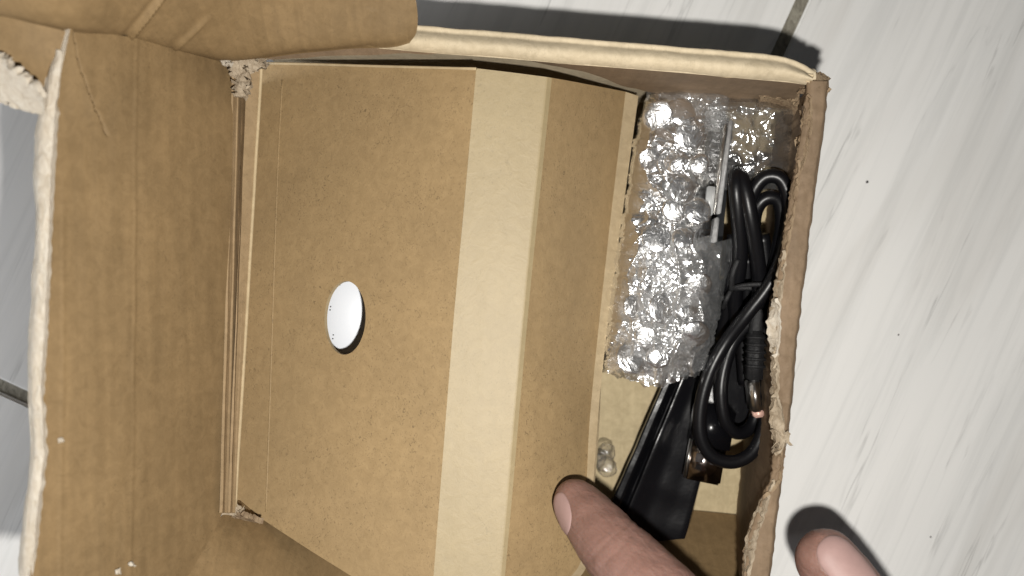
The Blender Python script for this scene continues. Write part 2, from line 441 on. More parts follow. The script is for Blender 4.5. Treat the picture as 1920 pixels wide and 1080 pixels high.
ragged('torn_edge', ([(1425, 172), (1450, 168), (1480, 176), (1500, 186)], [(1418, 196), (1450, 196), (1485, 205), (1502, 230)]), 4.2, -0.8, 3, TORN_B, box)
ragged('torn_edge', ([(1498, 168), (1510, 190), (1506, 230), (1500, 270)], [(1520, 165), (1520, 195), (1512, 230), (1505, 275)]), 5.2, 0.6, 5, TORN_B, box)
ragged('torn_edge', ([(1524, 142), (1537, 143), (1547, 151)], [(1520, 168), (1536, 168), (1549, 174)]), 5.75, 0.25, 8, TORN_B, box, n=22, m=10, amp=0.0008)

# wall on the right of the picture
outer = [(1557, 150), (1541, 270), (1522, 420), (1504, 561), (1489, 708), (1481, 781), (1479, 814), (1473, 839), (1465, 916), (1455, 985), (1446, 1072), (1438, 1150)]
inner = [(1512, 176), (1500, 268), (1478, 400), (1460, 515), (1449, 590), (1449, 676), (1449, 733), (1445, 765), (1447, 806), (1453, 835), (1447, 900), (1433, 925), (1404, 1005), (1396, 1076), (1388, 1150)]
def polyx(pts, y):
    for (x0, y0), (x1, y1) in zip(pts, pts[1:]):
        if y <= y1 or (x1, y1) == pts[-1]:
            u = (y-y0)/(y1-y0); return x0+(x1-x0)*u
rows = []
N_R = 230
for k in range(N_R):
    y = 152+(1150-152)*k/(N_R-1)
    xo = polyx(outer, y)+1.2*nz(y*0.05, 1.0); xi = polyx(inner, y)
    jag = 3.0*nz(y*0.09, 5.0)+2.6*nz(y*0.31, 7.0)
    crush = math.exp(-((y-790)/45.0)**2)
    xi += jag
    zo = 6.0-0.12*crush; zi = 6.02-0.35*crush+0.05*nz(y*0.06, 2.0)
    o = P(xo, y, zo); i = P(xi, y, zi)
    m1 = P(xo-5, y, zo+0.10); m2 = P(xo*0.5+xi*0.5, y, (zo+zi)/2+0.10+0.10*crush*nz(y*0.2, 1)); m3 = P(xi+7, y, zi+0.06)
    base_o = Vector((6.66*CM+0.10*(o.y+0.057), o.y, 0.0))
    base_i = Vector((6.36*CM+0.10*(i.y+0.057), i.y, 0.0052))
    rows.append([base_o, o.lerp(base_o, 0.3), o, m1, m2, m3, i, i.lerp(base_i, 0.25)+Vector((0.0012, 0, 0)), base_i])
g = grid(rows, 48, N_R, lin, lin)
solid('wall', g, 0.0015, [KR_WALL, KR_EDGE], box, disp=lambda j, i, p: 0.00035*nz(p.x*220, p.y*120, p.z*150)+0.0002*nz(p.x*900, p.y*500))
# peeled paper plies along the inner rim
def ply(name, y0, y1, w0, w1, seed, mat, z=6.02, off=0.0, amp=0.0005):
    n = max(10, int((y1-y0)/5)); a, b_ = [], []
    for k in range(n):
        y = y0+(y1-y0)*k/(n-1); xi = polyx(inner, y)+off
        e = math.sin(math.pi*k/(n-1))**0.5
        a.append(P(xi-w0*e+4*nz(y*0.12, seed)+2.5*nz(y*0.5, seed), y, z-0.12)); b_.append(P(xi+w1*e+4*nz(y*0.10, seed+4)+2*nz(y*0.4, seed), y, z+0.14))
    gg = grid([a, b_], n, 6, lin, lin)
    return solid(name, gg, 0.0006, mat, box, disp=lambda j, i, p: amp*nz(p.x*700+seed, p.y*500, 0)+amp*0.7*nz(p.x*1800, p.y*1500, seed))
ply('torn_edge', 180, 330, 3, 16, 1.0, TORN_B)
ply('torn_edge', 300, 500, 3, 8, 2.0, TORN_B)
ply('torn_edge', 470, 690, 6, 9, 3.0, TORN)
ply('torn_edge', 560, 668, 9, 12, 13.0, TORN_W, z=6.08)
ply('torn_edge', 660, 770, 3, 8, 4.0, TORN)
ply('torn_edge', 742, 850, 3, 22, 6.0, TORN, z=6.06, amp=0.0007)
ply('torn_edge', 835, 930, 2, 16, 7.0, TORN_B)
ply('torn_edge', 900, 1085, 5, 13, 9.0, TORN, amp=0.0006)
ply('torn_edge', 925, 1120, 7, 6, 11.0, TORN_B, z=5.9, amp=0.0006)
ragged('torn_edge', ([(1449, 808), (1462, 816), (1481, 811)], [(1452, 834), (1465, 838), (1478, 832)]), 6.05, 0.1, 21, TORN, box, n=16, amp=0.0009)

# wall at the bottom of the picture, leaning outwards
rows = [[fl, Vector((-0.02, -0.0555, 0.005)), fr_],
        [P(420, 962, 5.2), P(560, 1034, 4.55), P(760, 1120, 3.6), Vector((0.062, -0.0750, 0.032))],
        [P(350, 1082, 6.8), P(480, 1150, 6.2), P(700, 1240, 5.2), Vector((0.058, -0.0850, 0.055))]]
g = grid(rows, 60, 40)
solid('wall', g, 0.0025, BM2, box, flip=True, disp=lambda j, i, p: 0.0003*nz(p.x*80, p.y*80, p.z*80))

# hinge wall on the left with its double crease; the lining lip hides its foot
def hinge(t):
    y = 108+(962-108)*t
    top = [430, 443, 450, 457, 463, 491]; bot = [414, 419, 424, 430, 433, 441]
    zz = [5.95, 6.12, 5.95, 5.58, 5.78, 5.55]
    pts = [P(a+(b_-a)*t+1.0*nz(y*0.03, k), y, z) for k, (a, b_, z) in enumerate(zip(top, bot, zz))]
    e = pts[-1]
    low = Vector((e.x-0.0145, e.y, 0.008))
    return [P(top[0]-6+(bot[0]-top[0])*t, y, 5.9)]+pts+[e.lerp(low, 0.06), low]
rows = [hinge(k/12.0) for k in range(13)]
g = grid(rows, 65, 100, lin, cr)
solid('wall', g, 0.001, [KR_LIP, KR_EDGE], box, flip=True, disp=lambda j, i, p: 0.00012*nz(p.x*300, p.y*100))
bm = bmesh.new(); tube(bm, [P(491-50*k/9.0+0.8*nz(k*0.7, 3), 112+(950-112)*k/9.0, 5.56) for k in range(10)], 0.0004, n=6, per=5)
from_bm('cut_edge', bm, KR_EDGE, box)

# lid: stands up and leans away to the left
lid_l = [(121, 48, 10.0), (100, 200, 10.0), (92, 320, 10.0), (86, 450, 10.0), (80, 600, 10.0), (72, 730, 10.0), (78, 850, 10.0), (66, 960, 10.0), (56, 1090, 10.1)]
lid_r = [(424, 108, 6.0), (438, 182, 6.0), (440, 300, 5.97), (436, 450, 5.97), (431, 600, 5.97), (426, 730, 5.95), (421, 850, 5.95), (417, 958, 5.9), (352, 1084, 6.75)]
rows = [[P(*a), P(*a).lerp(P(*b_), 0.5)+Vector((0.0006, 0, 0.0010)), P(*b_)] for a, b_ in zip(lid_l, lid_r)]
NU, NV = 150, 260
g = grid(rows, NU, NV)
def topx(p):   # world point -> photo pixel
    d = CAM_H*CM-p.z; return 960+p.x/d*F, 540-p.y/d*F
crack_l = [(128, 60), (140, 120), (153, 155), (172, 205), (184, 228), (197, 250)]
def lid_disp(j, i, p):
    x, y = topx(p); hgt = 0.0004*nz(p.x*60, p.y*40, p.z*60)+0.00012*nz(p.x*400, p.y*60, p.z*400)
    xc = 254-0.012*(y-300)+2*nz(y*0.01, 4.4)
    hgt += 0.00020*math.exp(-((x-xc)/3.0)**2)*(0.5+0.8*abs(nz(y*0.008, 3)))
    xc2 = 120-0.01*(y-300)
    hgt += 0.00012*math.exp(-((x-xc2)/4)**2)*min(1, max(0, (y-300)/150))
    if y < 262:
        xk = polyx([(b_, a) for a, b_ in []] or [(c[0], c[1]) for c in crack_l], max(60, y))+3*nz(y*0.1, 8)
        fade = max(0.0, min(1.0, (258-y)/40.0))
        if x < xk+1: hgt += 0.0016*fade*math.exp(-max(0, xk-x)/60.0)
        hgt -= 0.0026*fade*math.exp(-((x-xk-3)/3.0)**2)
    return hgt
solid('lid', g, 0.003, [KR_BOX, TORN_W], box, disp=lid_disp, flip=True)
# white torn liner along the free edge of the lid
a, b_ = [], []
for k in range(150):
    y = 96+(1095-96)*k/149.0
    xl = polyx([(q[0], q[1]) for q in lid_l], y)
    wd = 22+6*nz(y*0.012, 2.0)+(10 if y < 420 else 0)*(1-abs(y-260)/170.0 if abs(y-260) < 170 else 0)
    wd *= 0.45+0.55*min(1, (y-90)/110.0)
    jag = 5*nz(y*0.014, 6.0)+1.5*nz(y*0.07, 1.0)
    b_.append(P(xl+4+1.5*nz(y*0.05, 9), y, 10.06)); a.append(P(xl-wd+jag, y, 9.75+0.1*nz(y*0.05, 3)))
g = grid([a, [p.lerp(q, 0.55)+Vector((0, 0, 0.0012)) for p, q in zip(a, b_)], b_], 150, 9, lin, cr)
solid('torn_edge', g, 0.0015, TORN_W, box, disp=lambda j, i, p: 0.0004*nz(p.x*200, p.y*60, 3)+0.00012*nz(p.x*900, p.y*300, 1), flip=False)

# tuck flap beyond the lid's free edge
g = grid([[P(-70, 15, 10.6), P(20, 34, 10.5), P(122, 58, 10.0)], [P(-70, 95, 10.4), P(20, 110, 10.2), P(112, 125, 9.9)], [P(-70, 150, 10.0), P(10, 165, 9.8), P(88, 196, 9.7)]], 30, 24)
solid('tuck_flap', g, 0.003, BM2, box, disp=lambda j, i, p: 0.0005*nz(p.x*120, p.y*120), flip=True)
ragged('torn_edge', ([(-70, 88), (0, 100), (40, 130), (92, 172)], [(-70, 172), (0, 184), (45, 200), (90, 207)]), 10.45, -0.55, 31, TORN_W, box, n=40, m=14, amp=0.0006)

# side flap of the lid over the rolled wall
rows = [[P(-60, 24, 10.5), P(125, 58, 9.95), P(245, 78, 8.3), P(420, 116, 6.2), P(520, 105, 6.4), P(640, 92, 6.55), P(730, 88, 6.62), P(768, 80, 6.7)],
        [P(-60, 4, 10.9), P(125, 40, 10.3), P(250, 58, 8.9), P(420, 96, 6.9), P(520, 86, 6.95), P(640, 74, 7.0), P(740, 64, 7.0), P(782, 54, 6.95)],
        [P(-60, -60, 11.4), P(125, -40, 10.9), P(270, -30, 9.6), P(430, -10, 8.0), P(520, -10, 7.7), P(640, -10, 7.6), P(740, -10, 7.5), P(779, -5, 7.4)],
        [P(-60, -200, 12.5), P(125, -190, 11.8), P(270, -180, 10.6), P(430, -170, 9.4), P(520, -170, 9.0), P(640, -170, 8.7), P(720, -165, 8.5), P(745, -160, 8.4)]]
g = grid(rows, 320, 120)
def flap_disp(j, i, p):
    x, y = topx(p); v = 0.0004*nz(p.x*90, p.y*90, p.z*60)
    for (x0, y0, x1, y1, a_, w_) in ((243, 74, 300, 2, 0.0007, 4), (327, 92, 372, 52, 0.0004, 3), (700, 20, 690, 60, 0.0003, 12)):
        dx, dy = x1-x0, y1-y0; L = math.hypot(dx, dy); s_ = ((x-x0)*dx+(y-y0)*dy)/L/L; dd = ((x-x0)*dy-(y-y0)*dx)/L
        if -0.05 < s_ < 1.6: v += a_*math.exp(-(dd/w_)**2)*(1 if s_ < 1 else max(0, 1-(s_-1)/0.6)) - 0.5*a_*math.exp(-((dd-9)/7)**2)
    return v
solid('side_flap', g, 0.0028, [KR_BOX, KR_EDGE], box, disp=flap_disp, flip=False)

# torn paper at the two corners of the hinge
ragged('torn_paper', ([(425, 97), (432, 130), (440, 160), (438, 180)], [(452, 97), (462, 130), (464, 160), (458, 182)]), 6.25, 0.05, 41, TORN, box, n=24, m=12, amp=0.0009)
ragged('torn_paper', ([(450, 100), (470, 98), (500, 112)], [(452, 134), (474, 132), (498, 120)]), 6.3, -0.2, 43, TORN, box, n=18, m=9, amp=0.0009)
ragged('torn_paper', ([(420, 98), (430, 104), (434, 116)], [(410, 104), (420, 112), (430, 124)]), 6.35, -0.1, 44, TORN_W, box, n=12, m=6, amp=0.0005)
ragged('torn_paper', ([(417, 962), (420, 945), (430, 937), (440, 944)], [(440, 962), (446, 958), (452, 955), (456, 955)]), 5.5, -0.1, 47, TORN, box, n=16, m=9, amp=0.0006)
ragged('torn_paper', ([(440, 952), (456, 957), (476, 966)], [(438, 962), (456, 966), (492, 973)]), 5.45, -0.15, 49, TORN_B, box, n=14, m=6, amp=0.0004)

# small flecks of torn paper on the lid
for (x, y, z) in ((222, 1072, 8.6), (246, 1058, 8.35), (115, 826, 9.75)):
    ragged('paper_fleck', ([(x-5, y-3), (x+4, y-4)], [(x-4, y+4), (x+6, y+3)]), z, 0.03, int(x), TORN_W, box, n=6, m=4, amp=0.0003, t=0.0004)

# ------------------------------------------------------------------ the folded insert with its oval hole
insert = thing('cardboard_insert', 'folded brown cardboard insert with an oval hole and raised fold, its light painted in, inside the carton', 'cardboard insert', (0, 0, 0.03))
def zl(y): return 2.7+1.5*(y-117)/(942-117)
def zr(y): return 5.6+0.35*(y-128)/(1090-128)
def panel_z(x, y):
    xl = 492+(437-492)*(y-117)/(942-117); xr = 893+(812-893)*(y-128)/(1090-128)
    u = (x-xl)/(xr-xl); return CAM_H-1.0/((1-u)/(CAM_H-zl(y))+u/(CAM_H-zr(y)))
ol = [(492, 117), (893, 128), (850, 605), (812, 1090), (720, 1116), (660, 1081), (575, 1028), (488, 971), (436, 944), (463, 540)]
outl = []
for (a0, b0) in zip(ol, ol[1:]+ol[:1]):
    for k in range(6):
        u = k/6.0; outl.append((a0[0]+(b0[0]-a0[0])*u, a0[1]+(b0[1]-a0[1])*u))
hole = [(647+38.5*math.cos(2*math.pi*k/64)-1.6*math.sin(2*math.pi*k/64), 596+69*math.sin(2*math.pi*k/64)) for k in range(64)]
def holed_panel(name, outline, hole, t, mats, parent):
    bm = bmesh.new(); edges = []; loops = []
    for lp in (outline, hole):
        vs = [bm.verts.new((x, y, 0)) for x, y in lp]; loops.append(vs)
        for p, q in zip(vs, vs[1:]+vs[:1]): edges.append(bm.edges.new((p, q)))
    bmesh.ops.triangle_fill(bm, use_beauty=True, edges=edges)
    for _ in range(3):
        long_e = [e for e in bm.edges if e.calc_length() > 45]
        if long_e: bmesh.ops.subdivide_edges(bm, edges=long_e, cuts=1)
        bmesh.ops.triangulate(bm, faces=bm.faces)
    for v in bm.verts: v.co = P(v.co.x, v.co.y, panel_z(v.co.x, v.co.y))
    bmesh.ops.recalc_face_normals(bm, faces=bm.faces)
    if sum(f.normal.z for f in bm.faces) < 0: bmesh.ops.reverse_faces(bm, faces=bm.faces)
    bm.normal_update()
    border = [e for e in bm.edges if len(e.link_faces) == 1]
    faces = list(bm.faces); low = {v: bm.verts.new(v.co-v.normal*t) for v in list(bm.verts)}
    for f in faces: bm.faces.new([low[v] for v in reversed(f.verts)])
    for e in border:
        p, q = e.verts
        f = bm.faces.new((p, q, low[q], low[p])); f.material_index = 1
    bmesh.ops.recalc_face_normals(bm, faces=bm.faces)
    o = from_bm(name, bm, mats, parent, True); o.data.set_sharp_from_angle(angle=math.radians(40)); return o
holed_panel('panel', outl, hole, 0.0011, [KR, KR_EDGE], insert)
rl = [P(x, y, panel_z(x, y)) for x, y in ((893, 128), (872, 367), (850, 605), (831, 848), (812, 1090))]
r2 = [P(1030, 145, 5.50), P(984, 605, 5.70), P(942, 1090, 5.9)]
r3 = [P(1173, 172, 2.8), P(1138, 470, 3.1), P(1108, 760, 3.55), P(1100, 900, 3.85), P(1092, 1040, 4.2), P(1064, 1090, 4.4)]
r4 = [P(1197, 180, 2.7), P(1158, 470, 3.0), P(1129, 700, 3.4), P(1114, 880, 3.9), P(1104, 1046, 4.1), P(1070, 1100, 4.3)]
NV = 60
def strip_disp(j, i, p): return 0.00006*nz(p.x*300, p.y*60)
# the flat top of the fold rolls over into the end panel
c1, c2, c3 = cr(rl, NV), cr(r2, NV), cr(r3, NV)
prof = [c1, [p.lerp(q, 0.45)+Vector((0, 0, 0.0002)) for p, q in zip(c1, c2)], [p.lerp(q, 0.975)+Vector((0, 0, 0.00003)) for p, q in zip(c1, c2)],
        [p.lerp(q, 0.03) for p, q in zip(c2, c3)], [p.lerp(q, 0.22)+Vector((0.0001, 0, 0.00015)) for p, q in zip(c2, c3)], [p.lerp(q, 0.6)+Vector((0.0001, 0, 0.00015)) for p, q in zip(c2, c3)], c3]
g = grid(prof, NV, 91, lin, lin)
solid('fold_strip', g[:46], 0.0011, [KR_FOLD_LIT, KR_EDGE], insert, disp=strip_disp)
solid('panel', g[45:], 0.0011, [KR, KR_EDGE], insert, disp=strip_disp)
g = grid([c3, cr(r4, NV)], NV, 6, lin, lin)
solid('lip', g, 0.0011, [KR_TAB, KR_EDGE], insert, disp=strip_disp)
bm = bmesh.new(); tube(bm, [P(x, y, panel_z(x, y)+0.02) for x, y in ((494, 118.5), (600, 121), (700, 124), (800, 126.5), (893, 129))], 0.00035, n=6, per=3); from_bm('cut_edge', bm, KR_EDGE, insert)

bm = bmesh.new(); tube(bm, [P(x, y, panel_z(x, y)-0.023) for x, y in ((530, 150), (522, 300), (514, 520), (507, 740), (499, 960))], 0.00030, n=8, per=8); from_bm('score_line', bm, KR, insert)
# the white thing below the hole
bm = bmesh.new()
cc = P(655, 590, 3.4); obox(bm, cc+Vector((0, 0, -0.006)), Vector((0.015, 0.0015, 0)), Vector((-0.002, 0.026, 0)), Vector((0, 0, 0.006)), 0.0015)
wt = thing('white_device', 'smooth white surface showing through the oval hole in the insert', 'device', cc+Vector((0, 0, -0.012)))
from_bm('shell', bm, WHITE_PL, wt)
bm = bmesh.new()
for (x, y) in ((637, 534), (620, 575), (619, 581), (625, 628), (624, 635)):
    p = P(x, y, 3.402); bmesh.ops.create_icosphere(bm, subdivisions=1, radius=0.00022, matrix=Matrix.Translation(p))
from_bm('dark_mark', bm, SPECK, wt)  # small dark marks on the white shell

# ------------------------------------------------------------------ bubble-wrapped device
dev = thing('wrapped_device', 'dark grey device with a metal side rail inside the bubble wrap', 'device', P(1270, 450, 1.2))
bm = bmesh.new()
v0 = P(1378, 225, 2.9); v1 = P(1340, 640, 2.9); ax = (v1-v0)*0.5; side = Vector((-ax.y, ax.x, 0)).normalized()
if side.x > 0: side = -side
cen = (v0+v1)*0.5+side*0.0120
obox(bm, cen+Vector((0, 0, -0.009)), ax, side*0.0120, Vector((0, 0, 0.009)), 0.0015)
from_bm('body', bm, DEVICE, dev)
def strip_part(name, p0, p1, z, wpx, hz, mat):
    bm = bmesh.new(); a_ = P(p0[0], p0[1], z); b2 = P(p1[0], p1[1], z); d = (b2-a_)*0.5; s2 = Vector((-d.y, d.x, 0)).normalized()*(wpx*0.5*(CAM_H-z)/F*CM)
    obox(bm, (a_+b2)*0.5, d, s2, Vector((0, 0, hz)), 0.0002); return from_bm(name, bm, mat, dev)
strip_part('rail', (1368, 228), (1345, 402), 3.95, 6, 0.0022, RAIL)
strip_part('rail', (1358, 235), (1337, 402), 3.85, 4, 0.0022, STEEL)
strip_part('rail', (1342, 409), (1337, 455), 3.9, 7, 0.0022, RAIL)
strip_part('clip', (1333, 350), (1327, 404), 3.9, 15, 0.0010, RAIL_W)

wrap = thing('bubble_wrap', 'crumpled clear bubble wrap parcel glittering beside the cardboard insert', 'bubble wrap', P(1270, 450, 0.6))
ltop = [(1128, 1205), ]
left_e = [(1207, 195), (1188, 260), (1168, 400), (1155, 470), (1143, 560), (1134, 620), (1128, 700)]
right_e = [(1345, 168), (1352, 215), (1342, 330), (1334, 400), (1334, 450), (1352, 470), (1346, 560), (1338, 640), (1305, 716)]
NY, NX = 270, 120
def pz(x, y, s): return nz(x*s, y*s*0.9, 0.3)
def vor(x, y, s):
    d, _ = noise.voronoi(Vector((x*s, y*s, 0.5))); return d[1]-d[0]
def wrap_z(x, y, u, v, lift, seed):
    k_ = min(1.0, u/0.05)**0.6 if lift > -0.5 and seed < 10 else 1.0
    edge = min(u, 1-u)*2; ev = min(v, 1-v)*2
    z = 3.15+lift+0.75*(1-(1-min(1, edge*1.6))**2)*min(1, 0.35+ev*3.0)
    xx = x+14*nz(x*0.02, y*0.02, seed); yy = y+14*nz(x*0.02, y*0.02, seed+5)
    z += 0.14*vor(xx+seed*50, yy, 0.013)+0.07*vor(xx, yy+seed*70, 0.030)
    z += 0.13*nz(x*0.03, y*0.03, seed+2)
    z0_ = z
    # sharp curved wrinkles
    wx = x+22*nz(x*0.012, y*0.012, seed+9); wy = y+22*nz(x*0.012, y*0.012, seed+14)
    z += 0.09*(1-min(1, abs(nz(wx*0.022, wy*0.014, seed+20))*2.2))**4
    z += 0.05*(1-min(1, abs(nz(wx*0.030, wy*0.045, seed+30))*2.0))**4
    z += 0.014*(1-min(1, abs(nz(wx*0.085, wy*0.06, seed+40))*1.8))**3
    z = (2.55+0.0013*(y-200))*(1-k_)+z*k_ if k_ < 1 else z
    return z
def wrap_sheet(name, le, re, y0, y1, lift, seed, mat, nx=NX, ny=NY, fy=None, parent=None):
    bm = bmesh.new(); vs = []
    for j in range(ny):
        v = j/(ny-1); row = []
        y = y0+(y1-y0)*v
        xl = polyx(le, y)+5*nz(y*0.05, seed+1)+4*nz(y*0.2, seed); xr = polyx(re, y)+5*nz(y*0.06, seed+3)+4*nz(y*0.22, seed+2)
        for i in range(nx):
            u = i/(nx-1); x = xl+(xr-xl)*u
            yy = y
            if v > 0.9: yy += (v-0.9)/0.1*(28*(1-abs(2*u-1.1))+10*nz(x*0.06, seed)+5*nz(x*0.2, 2))
            if v < 0.1: yy -= (0.1-v)/0.1*(16*(1-abs(2*u-1))+8*nz(x*0.05, seed)+5*nz(x*0.2, 2))
            row.append(bm.verts.new(P(x, yy, wrap_z(x, yy, u, v, lift, seed))))
        vs.append(row)
    for j in range(ny-1):
        for i in range(nx-1): bm.faces.new((vs[j][i], vs[j+1][i], vs[j+1][i+1], vs[j][i+1]))
    return from_bm(name, bm, mat, parent or wrap)
wrap_sheet('film', left_e, right_e, 180, 700, 0.15, 1.0, FILM)
wrap_sheet('film', [(x+8, y) for x, y in left_e], [(x-10, y) for x, y in right_e], 205, 685, -0.25, 4.0, FILM)
# lower overlapping layer
wrap_sheet('film', [(1172, 440), (1146, 600), (1134, 700)], [(1376, 440), (1350, 590), (1338, 640), (1310, 716)], 452, 690, 0.33, 8.0, FILM_CLEAR, 70, 90)
# loose flat end beside it
wrap_sheet('film', [(1330, 172), (1342, 220), (1330, 345)], [(1415, 172), (1494, 205), (1488, 350)], 182, 345, 0.1, 12.0, FILM_LOOSE, 60, 70)
wrap_sheet('film', [(1210, 165), (1215, 215)], [(1410, 165), (1390, 225)], 170, 222, 0.0, 15.0, FILM_CLEAR, 60, 24)
# the bubbles
bm = bmesh.new(); R = 0.0034
bmesh.ops.create_uvsphere(bm, u_segments=14, v_segments=8, radius=R)
bmesh.ops.delete(bm, geom=[v for v in bm.verts if v.co.z < -R*0.05], context='VERTS')
for v in bm.verts:
    v.co.z = v.co.z*0.55+0.0004*nz(v.co.x*900, v.co.y*900, 4); v.co.x += 0.0003*nz(v.co.x*700, v.co.y*700, 1)
bub = bpy.data.meshes.new('bubble'); bm.to_mesh(bub); bm.free(); bub.materials.append(FILM)
for p in bub.polygons: p.use_smooth = True
rnd = random.Random(5); wl = wloc(wrap)
for r_ in range(11):
    for c_ in range(6):
        y = 212+r_*46+rnd.uniform(-5, 5); x = 1185+c_*46+(23 if r_ % 2 else 0)-0.10*(y-212)+rnd.uniform(-5, 5)
        if rnd.random() < 0.3 or x < polyx(left_e, y)+32 or x > polyx(right_e, y)-26: continue
        o = bpy.data.objects.new('bubble', bub); COL.objects.link(o); o.parent = wrap
        o.location = P(x, y, 4.22+0.06*rnd.uniform(-1, 1))-wl
        o.rotation_euler = (rnd.uniform(-.35, .35), rnd.uniform(-.35, .35), rnd.uniform(0, 6)); k = rnd.uniform(0.75, 1.2); o.scale = (k, k*rnd.uniform(.85, 1.1), rnd.uniform(.25, 0.45))

# a little scrap of wrap by the fingertip
scrap = thing('bubble_wrap_scrap', 'tiny scrap of clear bubble wrap beside the edge of the insert, near the fingertip', 'bubble wrap', P(1135, 865, 1.5))
bm = bmesh.new()
for (x, y, rr_) in ((1136, 848, 0.0024), (1138, 876, 0.0027), (1124, 862, 0.002)):
    b2 = bmesh.new(); bmesh.ops.create_uvsphere(b2, u_segments=14, v_segments=9, radius=rr_, matrix=Matrix.Translation(P(x, y, 2.0)))
    for v in b2.verts: v.co += Vector((nz(v.co.x*500, v.co.y*500, 1), nz(v.co.x*500, v.co.y*500, 2), nz(v.co.x*500, v.co.y*500, 3)))*0.0007
    me = bpy.data.meshes.new('t'); b2.to_mesh(me); b2.free(); bm.from_mesh(me); bpy.data.meshes.remove(me)
from_bm('film', bm, FILM_SCRAP, scrap)

# ------------------------------------------------------------------ black plastic bracket
brk = thing('plastic_bracket', 'long glossy black plastic bracket lying on the carton base under the cable', 'bracket', P(1270, 860, 0.6))
secs = []
for t in [k/9.0 for k in range(10)]:
    y = 700+300*t; L1 = (1252-104*t*1.28, 700+240*t*1.28); L2 = (1276-104*t*1.28, 704+250*t*1.28); 
    R0 = (1352-62*t if t < 0.7 else 1309-26*(t-0.7)/0.3, 720+290*t)
    zb = 1.9-0.2*t
    secs.append([P(L1[0]-2, L1[1]-1, 0.7), P(*L1, zb+0.1), P((L1[0]*0.5+L2[0]*0.5), (L1[1]+L2[1])*0.5, zb+0.12), P(*L2, zb-0.15), P(L2[0]+6, L2[1]+2, zb+0.02),
                 P(L2[0]*0.65+R0[0]*0.35, L2[1]*0.65+R0[1]*0.35, zb-0.05), P(L2[0]*0.3+R0[0]*0.7, L2[1]*0.3+R0[1]*0.7, zb-0.02), P(*R0, zb+0.05), P(R0[0]+1, R0[1], 0.7)])
g = grid(secs, 50, 40, lin, cr)
solid('body', g, 0.001, BLACK_PL, brk, flip=True, disp=lambda j, i, p: 0.0003*nz(p.x*130, p.y*130))
ol2 = [(1300, 560), (1418, 480), (1416, 560), (1410, 700), (1406, 768), (1392, 806), (1350, 812), (1322, 860), (1270, 840), (1270, 760)]
zpl = 1.55
plate('foot', [P(x, y, zpl) for x, y in ol2], 0.008, [BLACK_PL], brk)

# ------------------------------------------------------------------ cable with two plugs
cab = thing('usb_cable', 'coiled black charging cable with two plugs, bound by a twist tie beside the torn wall', 'cable', P(1400, 600, 1.7))
RC = 0.00172
def up(pts): return [(x, y, z+1.0*max(0, min(1, (640-y)/260.0))) for x, y, z in pts]
def cord(pts, r_=RC):
    bm = bmesh.new(); tube(bm, [P(*p) for p in pts], r_, n=12, per=7); return bm
big = [(1402, 440, 3.0), (1408, 372, 3.2), (1432, 334, 3.4), (1464, 336, 3.5), (1480, 380, 3.5), (1474, 440, 3.6), (1462, 492, 3.7), (1440, 538, 3.8), (1400, 590, 3.8), (1362, 640, 3.7), (1332, 696, 3.6), (1314, 760, 3.5), (1314, 818, 3.4), (1336, 856, 3.3), (1376, 866, 3.2), (1412, 846, 3.1), (1432, 800, 3.0), (1438, 740, 2.9), (1436, 660, 2.8), (1432, 580, 2.8), (1424, 500, 2.9), (1412, 440, 2.9)]
sml = [(1412, 470, 2.6), (1416, 400, 2.9), (1436, 372, 3.0), (1460, 378, 3.0), (1466, 420, 3.0), (1456, 480, 3.0), (1440, 540, 3.0), (1410, 600, 3.0), (1376, 640, 2.9), (1358, 690, 2.9), (1352, 740, 2.9), (1360, 790, 2.8), (1382, 812, 2.6), (1408, 800, 2.4), (1424, 760, 2.3)]
st1 = [(1384, 620, 2.6), (1378, 560, 2.9), (1388, 480, 3.2), (1384, 400, 3.35), (1380, 350, 3.4), (1384, 326, 3.2), (1392, 340, 2.9)]
st2 = [(1414, 640, 2.9), (1424, 540, 3.2), (1418, 470, 3.4), (1408, 410, 3.5), (1398, 360, 3.45), (1387, 330, 3.25), (1380, 345, 2.8)]
st3 = [(1352, 640, 2.3), (1366, 560, 2.6), (1372, 500, 2.7), (1376, 440, 2.6)]
st4 = [(1446, 700, 2.2), (1446, 600, 2.5), (1440, 520, 2.6), (1430, 440, 2.6)]
st5 = [(1396, 720, 2.2), (1392, 640, 2.4), (1400, 560, 2.5), (1402, 480, 2.6)]
bm = bmesh.new()
for pts in (big, sml, st1, st2, st3, st4, st5): tube(bm, [P(*p) for p in up(pts)], RC*(1.1 if pts in (st1, st2) else 1.0), n=12, per=7)
from_bm('cord', bm, BLACK_CORD, cab)
bm = bmesh.new()
tube(bm, [P(1370, 548, 3.4), P(1380, 538, 3.75), P(1420, 533, 4.05), P(1456, 537, 3.95), P(1464, 540, 3.6), P(1450, 545, 2.4), P(1400, 545, 2.2), P(1372, 550, 2.4), P(1364, 545, 3.0), P(1380, 541, 3.72), P(1410, 540, 4.0)], 0.0006, n=8, per=6)
tube(bm, [P(1372, 545, 3.6), P(1374, 515, 3.9), P(1384, 487, 4.0)], 0.0007, n=8)
tube(bm, [P(1370, 546, 3.6), P(1362, 562, 3.6), P(1356, 578, 3.3)], 0.0006, n=8)
from_bm('twist_tie', bm, BLACK_BOOT, cab)
